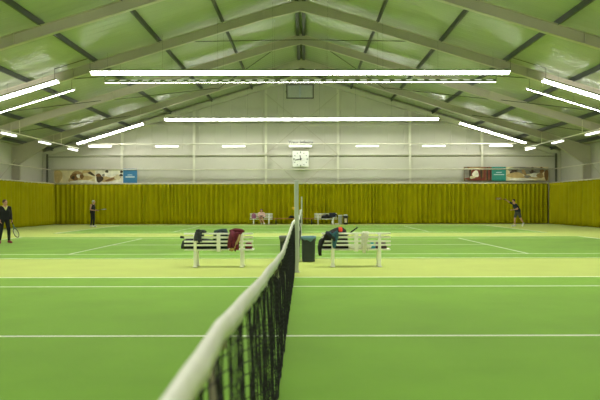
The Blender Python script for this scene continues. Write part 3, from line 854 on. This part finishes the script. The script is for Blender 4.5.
t, x0, x1 = bag('shoe_bag', 'dull plum coloured shoe bag on the right end of the right bench seat', 'bag', 'plum', B2, (376.5, 387.3), .2, .392,
                [(0, .03), (.1, .05), (.35, .055), (.6, .06), (.9, .05), (1, .02)], .12)
MB().path([(x0 + .03, .085, .49), (x1 - .04, .085, .50)], .005, 6).build('zip', 'ink', t, smooth=True)

# ------------------------------------------------------------------ litter bins
def bin_(label, px, d, bag_m, seed, w=.165, h=.585):
    p = at(px, 0, d); t = thing('litter_bin', label, 'bin', (p.x, d, 0), 'dark litter bins by the far end of the net')
    MB().lathe([(0, .004), (w * .94, .004), (w * .95, .02), (w, h), (w + .012, h), (w + .012, h + .02), (w - .012, h + .02), (w * .9, .03), (0, .03)], 40, sq=4).build('body', 'binm', t, smooth=False)
    rnd = random.Random(seed); vs = []; fs = []; n = 60
    prof = [(w * .93, h - .25), (w * .93, h - .03), (w - .008, h + .026), (w + .013, h + .027), (w + .017, h + .005), (w + .016, h - .02), (w + .014, h - .05)]
    for i, (r, z) in enumerate(prof):
        for k in range(n):
            a = 2 * PI * k / n; x, y = math.cos(a), math.sin(a); q = (abs(x) ** 4 + abs(y) ** 4) ** -.25
            j = .004 * math.sin(k * 2.3 + i) + (.004 * rnd.random() if i > 2 else 0)
            zz = z + (.035 * math.sin(a * 3 + seed) + .02 * math.sin(a * 7 + 1) if i == len(prof) - 1 else 0)
            vs.append((x * q * (r + j), y * q * (r + j), zz))
    for i in range(len(prof) - 1):
        for k in range(n):
            a, b = i * n + k, i * n + (k + 1) % n; fs.append((a, b, b + n, a + n))
    MB().add(vs, fs).build('bin_bag', bag_m, t, smooth=True, solid=.003)
    return t
bin_('dark litter bin with a bluish bag, right of the tall post', 308.4, 15.75, 'liner_b', 3)
bin_('dark litter bin with a grey bag, left of the tall post behind the net', 286.6, 15.9, 'liner_g', 5)
# things beside the right back bench
p = at(340.2, 0, 43.9); t = thing('grey_bin', 'slim grey cylindrical bin at the right end of the right back bench', 'bin', (p.x, 43.9, 0))
MB().lathe([(0, 0), (.14, 0), (.14, .62), (.12, .64), (.11, .64), (.11, .1), (0, .1)], 28).build('body', 'grey', t, smooth=False); MB().lathe([(.142, .58), (.15, .59), (.15, .63), (.142, .64)], 28).build('rim', 'alu', t)
p = at(345.5, 0, 43.9); t = thing('dark_bin', 'dark bin with a pale label, rightmost by the back curtain', 'bin', (p.x, 43.9, 0))
MB().lathe([(0, 0), (.15, 0), (.16, .5), (.19, .52), (.19, .56), (.12, .6), (0, .6)], 28).build('body', 'ink', t); MB().lathe([(0, .6), (.13, .6), (.12, .68), (0, .69)], 24).build('lid', 'louv', t)
MB().box((.01, -.162, .27), (.17, .02, .28)).build('paper_label', 'label', t)
p = at(332.6, 0, 43.7); t = thing('white_bottle', 'white bottle standing on the floor under the right back bench', 'bottle', (p.x, 43.7, 0))
MB().lathe([(0, 0), (.07, 0), (.075, .05), (.07, .22), (.03, .28), (.03, .32), (0, .32)], 18).build('body', 'towel', t, smooth=True); MB().lathe([(0, .32), (.034, .32), (.034, .36), (0, .36)], 14).build('cap', 'white', t)
p = at(337, 0, 43.7); t = thing('white_shoe', 'white shoe on the floor beside the grey cylindrical bin', 'shoe', (p.x, 43.7, 0))
MB().loft([(-.14, 0, .035, .03, .03), (-.1, 0, .05, .042, .045), (0, 0, .045, .045, .04), (.1, 0, .04, .045, .035), (.14, 0, .03, .03, .025)], 14).build('upper', 'shoe_w', t, smooth=True)
MB().box((0, 0, .01), (.28, .085, .02)).build('sole', 'grey', t, bevel=.005)
RAILF = (-.066, -.006, .76)
tt = thing('dark_clothes', 'navy jacket draped over the back of the right back bench', 'jacket', (B4.location.x, fd, 0))
def dj(u, v):
    s = v * .62; q = abs(s - .31); y = -.068 - .02 * math.sin(u * 9) - .05 if s < .31 else .03
    return (px_x(329.2, B4) + u * .42, y + (.0), .785 - q * (1 + .1 * math.sin(u * 6)))
MB().grid(dj, 16, 16).build('cloth', 'navy', tt, smooth=True, solid=.03)
MB().path([(px_x(334, B4), -.13, .77), (px_x(336.8, B4), -.15, .62), (px_x(337.2, B4), -.14, .52)], [.05, .05, .04], 10).build('sleeve', 'navy', tt, smooth=True)
t, x0, x1 = bag('sports_bag', 'dark sports bag lying on the seat of the right back bench', 'bag', 'black', B4, (321.2, 329.6), -.22, .392,
                [(0, .05), (.1, .09), (.4, .11), (.7, .13), (.95, .1), (1, .05)], .14)
MB().path([(x0 + .15, -.24, .64), (x0 + .22, -.26, .7), (x0 + .32, -.26, .7), (x0 + .39, -.24, .66)], .012, 8).build('handle', 'charcoal', t, smooth=True)
t, x0, x1 = bag('kit_bag', 'small black bag on the brown wooden bench left of the tall post', 'bag', 'black', B3, (288.6, 294.8), -.0, .4235,
                [(0, .03), (.15, .07), (.5, .085), (.85, .07), (1, .03)], .12)
MB().path([(x0 + .12, 0, .58), (x0 + .16, 0, .63), (x0 + .24, 0, .63), (x0 + .28, 0, .58)], .01, 8).build('handle', 'charcoal', t, smooth=True)
t, x0, x1 = bag('purple_bag', 'dusty purple bag on the left end of the left back bench', 'bag', 'pinkbag', B3, (252, 256.2), -.2, .392,
                [(0, .1), (.1, .15), (.5, .165), (.9, .14), (1, .08)], .11)
MB().path([(x0 + .07, -.22, .74), (x0 + .1, -.22, .82), (x0 + .18, -.22, .82), (x0 + .21, -.22, .74)], .009, 8).build('handle', 'pinkbag', t, smooth=True)

# ------------------------------------------------------------------ people
class Fig:
    """builds one continuous body from a posed skeleton; J maps joints to points in the body frame (f, s, u) = (forward, right, up)"""
    def __init__(s, loc, yaw, label):
        s.root = thing('person', label, 'person', loc)
        s.f = Vector((math.cos(yaw), math.sin(yaw), 0)); s.s = Vector((math.sin(yaw), -math.cos(yaw), 0)); s.u = Vector((0, 0, 1))
    def w(s, p): return s.f * p[0] + s.s * p[1] + s.u * p[2]
def hand(mb, wrist, d, palm_n, curl, k=1.0, thumb_side=1):
    """palm, four unequal bent fingers and a thumb leaving the palm's side"""
    d = d.normalized(); n = (palm_n - d * palm_n.dot(d)).normalized(); s = d.cross(n) * thumb_side
    e = wrist + d * .085 * k
    for q in (-.028, -.009, .010, .028): mb.cap(wrist + s * q * .6 * k + d * .012, e + s * q * k, .014 * k, .013 * k, 8)
    for q, L in ((-.031, .062), (-.011, .078), (.011, .085), (.031, .075)):
        p = e + s * q * k; dd = d
        for j, fr in enumerate((.42, .33, .25)):
            a = curl * (j + .6); dd = d * math.cos(a) + n * math.sin(a)
            p2 = p + dd * L * k * fr; mb.cap(p, p2, .0095 * k * (1 - .1 * j), .009 * k * (1 - .1 * j), 8); p = p2
    p = wrist + d * .03 * k + s * .03 * k; dd = (d * .6 + s * .8).normalized()
    for j, L in enumerate((.04, .03)):
        p2 = p + dd * L * k; mb.cap(p, p2, .0115 * k, .0105 * k, 8); p = p2; dd = (d * .8 + s * .35 + n * .5 * max(.2, curl)).normalized()
def head(mb, c, fd_, up, k=1.0):
    up = up.normalized(); fd_ = (fd_ - up * fd_.dot(up)).normalized(); sd = fd_.cross(up)
    R = Matrix((fd_, sd, up)).transposed()
    mb.sph(c + up * .022 * k - fd_ * .008 * k, .1 * k, 20, sc=(.97, .77, .96), rot=R)                   # skull
    mb.sph(c - up * .05 * k + fd_ * .022 * k, .07 * k, 16, sc=(.86, .76, .92), rot=R)                   # jaw
    mb.sph(c - up * .092 * k + fd_ * .055 * k, .026 * k, 12)                                            # chin
    mb.cap(c + fd_ * .088 * k + up * .008 * k, c + fd_ * .108 * k - up * .028 * k, .009 * k, .014 * k, 10)  # nose
    for s_ in (-1, 1):
        mb.sph(c + sd * s_ * .078 * k - fd_ * .012 * k - up * .012 * k, .03 * k, 12, sc=(.55, .35, 1), rot=R)  # ear
        mb.cap(c + fd_ * .083 * k + sd * s_ * .018 * k + up * .028 * k, c + fd_ * .07 * k + sd * s_ * .048 * k + up * .026 * k, .009 * k, .008 * k, 8)  # brow
    mb.cap(c + fd_ * .082 * k - sd * .018 * k - up * .056 * k, c + fd_ * .082 * k + sd * .018 * k - up * .056 * k, .0085 * k, .0085 * k, 8)  # mouth
    def paint(p):
        q = p - c; a, b, z = q.dot(fd_), q.dot(sd), q.dot(up)
        if a > .055 * k and abs(abs(b) - .033 * k) < .011 * k and abs(z - .006 * k) < .006 * k: return 1
        if a > .07 * k and abs(b) < .026 * k and abs(z + .056 * k) < .008 * k: return 2
        return 0
    return R, paint
def build_person(fig, J, k, head_dir, head_up, hands, cloth, hair, shoes, female=False):
    w = fig.w; P = {n: w(p) for n, p in J.items()}
    mb = MB()
    R, paint = head(mb, P['head'], w(head_dir), w(head_up), k)
    mb.cap(P['neck'], P['head'] - w(head_up).normalized() * .05 * k, .058 * k, .052 * k)
    across = (P['sr'] - P['sl']).normalized()
    sw = .10 * k
    mb.cap(P['neck'] - across * .07 * k, P['neck'] + across * .07 * k, .055 * k, .055 * k)
    mb.cap(P['sl'], P['neck'], .062 * k, .055 * k); mb.cap(P['sr'], P['neck'], .062 * k, .055 * k)
    hx = (P['hr'] - P['hl']).normalized()
    for q in (-1, -.33, .33, 1):
        a = P['chest'] + across * q * .095 * k; b = P['pelvis'] + hx * q * .085 * k; m_ = (a * .45 + b * .55) - (across * q * .012 * k)
        mb.cap(a, m_, .105 * k, .092 * k); mb.cap(m_, b, .092 * k, .105 * k)
        mb.cap(a, P['neck'] - (P['neck'] - P['chest']) * .2 + across * q * .07 * k, .1 * k, .06 * k)
    for s_, kk in (('l', -1), ('r', 1)):
        mb.cap(P['s' + s_], P['e' + s_], .05 * k, .04 * k); mb.cap(P['e' + s_], P['w' + s_], .04 * k, .027 * k)
        mb.cap(P['h' + s_], P['k' + s_], .088 * k, .056 * k)
        mid = P['k' + s_].lerp(P['a' + s_], .32); mb.cap(P['k' + s_], mid, .054 * k, .056 * k); mb.cap(mid, P['a' + s_], .056 * k, .037 * k)
        mb.cap(P['a' + s_], P['t' + s_], .04 * k, .032 * k)
        if s_ in hands:
            dd, nn, curl = hands[s_]; hand(mb, P['w' + s_], w(dd), w(nn), curl, k, kk)
    voxel(mb, 'body', ['skin', 'eye', 'lip'], fig.root, .0075, 2, paint)
    for nm, m_, parts in cloth:
        cb = MB()
        for it in parts:
            if it == 'torso' or it == 'torso_low':
                for q in (-1, -.33, .33, 1):
                    a = P['chest'] + across * q * .098 * k; b = P['pelvis'] + hx * q * .09 * k; m2 = (a * .45 + b * .55) - (across * q * .008 * k)
                    cb.cap(a, m2, .122 * k, .11 * k); cb.cap(m2, b, .11 * k, .12 * k)
                    cb.cap(a, P['neck'] - (P['neck'] - P['chest']) * .22 + across * q * .08 * k, .115 * k, .07 * k)
                if it == 'torso_low':
                    for n_, q in (('sl', -1), ('sr', 1)): cb.cap(P[n_].lerp(P['neck'], .3), P['neck'] + across * q * .05 * k - w(head_up) * .02, .07 * k, .062 * k)
                    continue
                cb.cap(P['sl'], P['neck'] - across * .05 * k - w(head_up) * .02, .069 * k, .062 * k); cb.cap(P['sr'], P['neck'] + across * .05 * k - w(head_up) * .02, .069 * k, .062 * k)
            elif it == 'hips':
                for q in (-1, -.33, .33, 1): cb.cap(P['pelvis'] + hx * q * .088 * k, P['pelvis'] + hx * q * .088 * k + w((0, 0, .09 * k)), .122 * k, .11 * k)
            elif it == 'sleeves':
                for s_ in 'lr': cb.cap(P['s' + s_], P['e' + s_], .066 * k, .054 * k); cb.cap(P['e' + s_], P['e' + s_].lerp(P['w' + s_], .92), .054 * k, .040 * k)
            elif it == 'short_sleeves':
                for s_ in 'lr': cb.cap(P['s' + s_], P['s' + s_].lerp(P['e' + s_], .6), .066 * k, .062 * k)
            elif it == 'trousers':
                for s_ in 'lr':
                    mid = P['k' + s_].lerp(P['a' + s_], .3)
                    cb.cap(P['h' + s_], P['k' + s_], .1 * k, .068 * k); cb.cap(P['k' + s_], mid, .067 * k, .066 * k); cb.cap(mid, P['k' + s_].lerp(P['a' + s_], .93), .066 * k, .050 * k)
            elif it == 'shorts':
                for s_ in 'lr': cb.cap(P['h' + s_], P['h' + s_].lerp(P['k' + s_], .72), .108 * k, .09 * k)
        voxel(cb, nm, m_, fig.root, .012, 2)
    # hair cap
    c = P['head']; up = w(head_up).normalized(); fd2 = w(head_dir); fd2 = (fd2 - up * fd2.dot(up)).normalized(); sd = fd2.cross(up)
    hb = MB(); hb.sph(c + up * .034 * k - fd2 * .022 * k, .105 * k, 20, sc=(.96, .83, .93), rot=R)
    if hair[1] == 'bob':
        for s_ in (-1, 1): hb.cap(c + sd * s_ * .066 * k - fd2 * .04 * k + up * .02, c + sd * s_ * .06 * k - fd2 * .05 * k - up * .085 * k, .042 * k, .034 * k)
        hb.cap(c - fd2 * .07 * k + up * .02, c - fd2 * .07 * k - up * .09 * k, .05 * k, .04 * k)
    else:
        hb.cap(c - fd2 * .05 * k, c - fd2 * .055 * k - up * .045 * k, .055 * k, .04 * k)
    voxel(hb, 'hair', hair[0], fig.root, .009, 2)
    for s_ in 'lr':
        a, tt_ = P['a' + s_], P['t' + s_]; d = (tt_ - a); d.z = min(d.z, 0) if abs(d.z) < .08 else d.z
        sb = MB(); heel = a - d.normalized() * .045 * k + w((0, 0, -.035 * k))
        toe = tt_ + d.normalized() * .03 * k
        sb.cap(heel, toe, .046 * k, .038 * k); sb.cap(a, a.lerp(tt_, .6), .054 * k, .050 * k); sb.cap(a.lerp(tt_, .5), tt_, .051 * k, .045 * k)
        sb.cap(heel + w((0, 0, -.012 * k)), toe + w((0, 0, -.006 * k)), .042 * k, .034 * k)
        voxel(sb, 'shoe', shoes, fig.root, .009, 1)
    return P

# 1: person in black at the left with a racket pointing to the floor (3/4 view towards the camera)
k = 1.57 / 1.75
d1 = 23.35; X1 = at(4.6, 0, d1).x
fg = Fig((X1, d1, 0), math.radians(-48), 'person in a black jacket and leggings at the left edge, racket pointing down')
z = lambda v: v * k
J = dict(head=(.05, 0, z(1.625)), neck=(.02, 0, z(1.46)), chest=(.0, 0, z(1.26)), pelvis=(-.02, 0, z(.96)),
         sl=(.0, -.175, z(1.42)), sr=(.0, .175, z(1.42)), el=(-.03, -.225, z(1.14)), er=(-.05, .215, z(1.14)), wl=(.10, -.205, z(.93)), wr=(.11, .185, z(.93)),
         hl=(0, -.085, z(.92)), hr=(0, .085, z(.92)), kl=(.04, -.13, z(.50)), kr=(.02, .13, z(.50)), al=(-.01, -.155, z(.085)), ar=(-.04, .16, z(.085)), tl=(.13, -.185, z(.04)), tr=(.1, .19, z(.04)))
P = build_person(fg, J, k, (.9, -.35, -.08), (.06, 0, 1), dict(l=((.25, 0, -1), (.3, 1, 0), .75), r=((.35, 0, -1), (.3, -1, 0), .5)),
                 [('jacket', 'black', ['torso', 'hips', 'sleeves']), ('leggings', 'black', ['trousers'])], ('hair_r', 'short'), 'coral')
mb = MB()
for q in (-1, 1):
    mb.path([fg.w((.072, q * .055, z(1.475))), fg.w((.118, q * .03, z(1.40))), fg.w((.124, 0, z(1.32)))], [.02, .022, .012], 8)
mb.sph(fg.w((.098, 0, z(1.40))), .035, 12); voxel(mb, 'shirt_collar', 'yellow', fg.root, .008, 1)
hp = P['wl'] + fg.w((.04, 0, -.085)); gp = fg.root.location + hp
racket('tennis_racket', 'dark racket with a teal throat held head down by the person in black', gp - Vector((.035, -.02, -.09)), (.42, -.1, -1), (1, -.25, .4), 'rk_blue')

# 2: white-haired person in a dark vest in profile at the back left
k = 1.66 / 1.75
d2 = 39.8; X2 = at(92.6, 0, d2).x
fg = Fig((X2, d2, 0), math.radians(-14), 'white-haired person in a black sleeveless top and trousers by the left back curtain')
J = dict(head=(.075, 0, z(1.62)), neck=(.03, 0, z(1.455)), chest=(.0, 0, z(1.25)), pelvis=(-.01, 0, z(.96)),
         sl=(.0, -.18, z(1.41)), sr=(.0, .18, z(1.41)), el=(-.02, -.22, z(1.12)), er=(-.02, .22, z(1.12)), wl=(.24, -.15, z(1.06)), wr=(.25, .15, z(1.08)),
         hl=(0, -.085, z(.92)), hr=(0, .085, z(.92)), kl=(.03, -.10, z(.50)), kr=(.0, .10, z(.50)), al=(.0, -.11, z(.085)), ar=(-.05, .11, z(.085)), tl=(.14, -.13, z(.04)), tr=(.09, .13, z(.04)))
P = build_person(fg, J, k, (1, 0, -.1), (.08, 0, 1), dict(l=((1, .35, .05), (0, 1, -.3), .5), r=((1, -.35, .05), (0, -1, -.3), .5)),
                 [('vest', 'black', ['torso_low', 'hips']), ('trousers', 'black', ['trousers'])], ('hair_w', 'short'), 'shoe_w')
gp = fg.root.location + P['wr'] + fg.w((.085, -.03, 0))
racket('tennis_racket', 'dark racket held in front by the white-haired person', gp, (.9, -.25, .12), (.1, .12, 1), 'rk_dark')

# 3: player stretching for a shot at the back right, facing the net (left)
d3 = 39.3; X3 = at(516.8, 0, d3).x
k = 1.72 / 1.75
fg = Fig((X3, d3, 0), PI + math.radians(18), 'player in navy shirt and grey shorts leaning into a shot at the back right')
J = dict(head=(.225, .0, 1.545), neck=(.16, 0, 1.39), chest=(.07, 0, 1.2), pelvis=(-.07, 0, .93),
         sl=(.17, -.16, 1.33), sr=(.20, .15, 1.39), el=(.12, -.24, 1.08), er=(.42, .22, 1.50), wl=(.40, -.18, 1.02), wr=(.60, .2, 1.62),
         hl=(-.07, -.085, .89), hr=(-.05, .085, .89), kl=(-.20, -.10, .50), kr=(.06, .10, .49), al=(-.38, -.11, .215), ar=(.08, .11, .085), tl=(-.30, -.13, .07), tr=(.23, .12, .04))
P = build_person(fg, J, k, (1, -.15, .12), (.2, 0, 1), dict(l=((1, 0, -.05), (0, .3, -1), .3), r=((1, 0, .25), (0, -1, 0), .8)),
                 [('shirt', 'navy', ['torso', 'short_sleeves']), ('shorts', 'grey_sh', ['hips', 'shorts'])], ('hair_d', 'short'), 'shoe_w')
gp = fg.root.location + P['wr'] + fg.w((.06, -.028, .01))
racket('tennis_racket', 'red racket stretched out to the left by the player in navy', gp, tuple(fg.w((1, .0, .12))), (0, .5, .8), 'rk_red')

# 4: person in pale pink sitting on the far left bench, facing the camera
k = 1.5 / 1.75
X4 = at(261.6, 0, fd).x
fg = Fig((X4, fd - .1, -.026), -PI / 2, 'person in a pale pink top sitting on the left back bench')
J = dict(head=(.10, .0, .985), neck=(.06, 0, .85), chest=(.0, 0, .70), pelvis=(.02, 0, .53),
         sl=(.02, -.16, .81), sr=(.02, .16, .81), el=(.10, -.235, .60), er=(.10, .235, .60), wl=(.30, -.07, .565), wr=(.30, .07, .565),
         hl=(.06, -.075, .51), hr=(.06, .075, .51), kl=(.43, -.10, .495), kr=(.43, .04, .51), al=(.38, .02, .115), ar=(.46, .19, .125), tl=(.49, .02, .07), tr=(.58, .23, .08))
J = {n: ((p[0]), -p[1] if n[0] in 'kat' and len(n) == 2 else p[1], p[2]) for n, p in J.items()}
for n in ('k', 'a', 't'): J[n + 'l'], J[n + 'r'] = J[n + 'r'], J[n + 'l']
P = build_person(fg, J, k, (1, .0, -.25), (.18, 0, 1), dict(l=((.6, .75, -.1), (0, .2, -1), .4), r=((.6, -.75, -.1), (0, -.2, -1), .4)),
                 [('top', 'pink', ['torso', 'sleeves']), ('shorts', 'plum', ['hips', 'shorts'])], ('hair_d', 'bob'), 'shoe_w')

# ------------------------------------------------------------------ camera and look
cam = bpy.data.cameras.new('camera'); co = bpy.data.objects.new('camera', cam); COL.objects.link(co)
co.location = (CAMX, 0, CAMZ); co.rotation_euler = (PI / 2, math.radians(.1), 0)
cam.sensor_width = 36; cam.lens = 36 * F / 600; cam.shift_x = -4 / 600; cam.shift_y = 4 / 600
cam.clip_start = .05; cam.clip_end = 200
cam.dof.use_dof = True; cam.dof.focus_distance = 20; cam.dof.aperture_fstop = 3.0
S.camera = co
wd = bpy.data.worlds.new('world'); S.world = wd; wd.use_nodes = True
wd.node_tree.nodes['Background'].inputs['Color'].default_value = (.02, .02, .02, 1)
S.view_settings.view_transform = 'Standard'; S.view_settings.look = 'None'
S.view_settings.exposure = 0.0; S.view_settings.gamma = 1.0
try: S.view_settings.use_curve_mapping = False
except Exception: pass
S.cycles.max_bounces = 8; S.cycles.diffuse_bounces = 6; S.cycles.glossy_bounces = 4
S.cycles.use_denoising = True; S.cycles.sample_clamp_indirect = 8
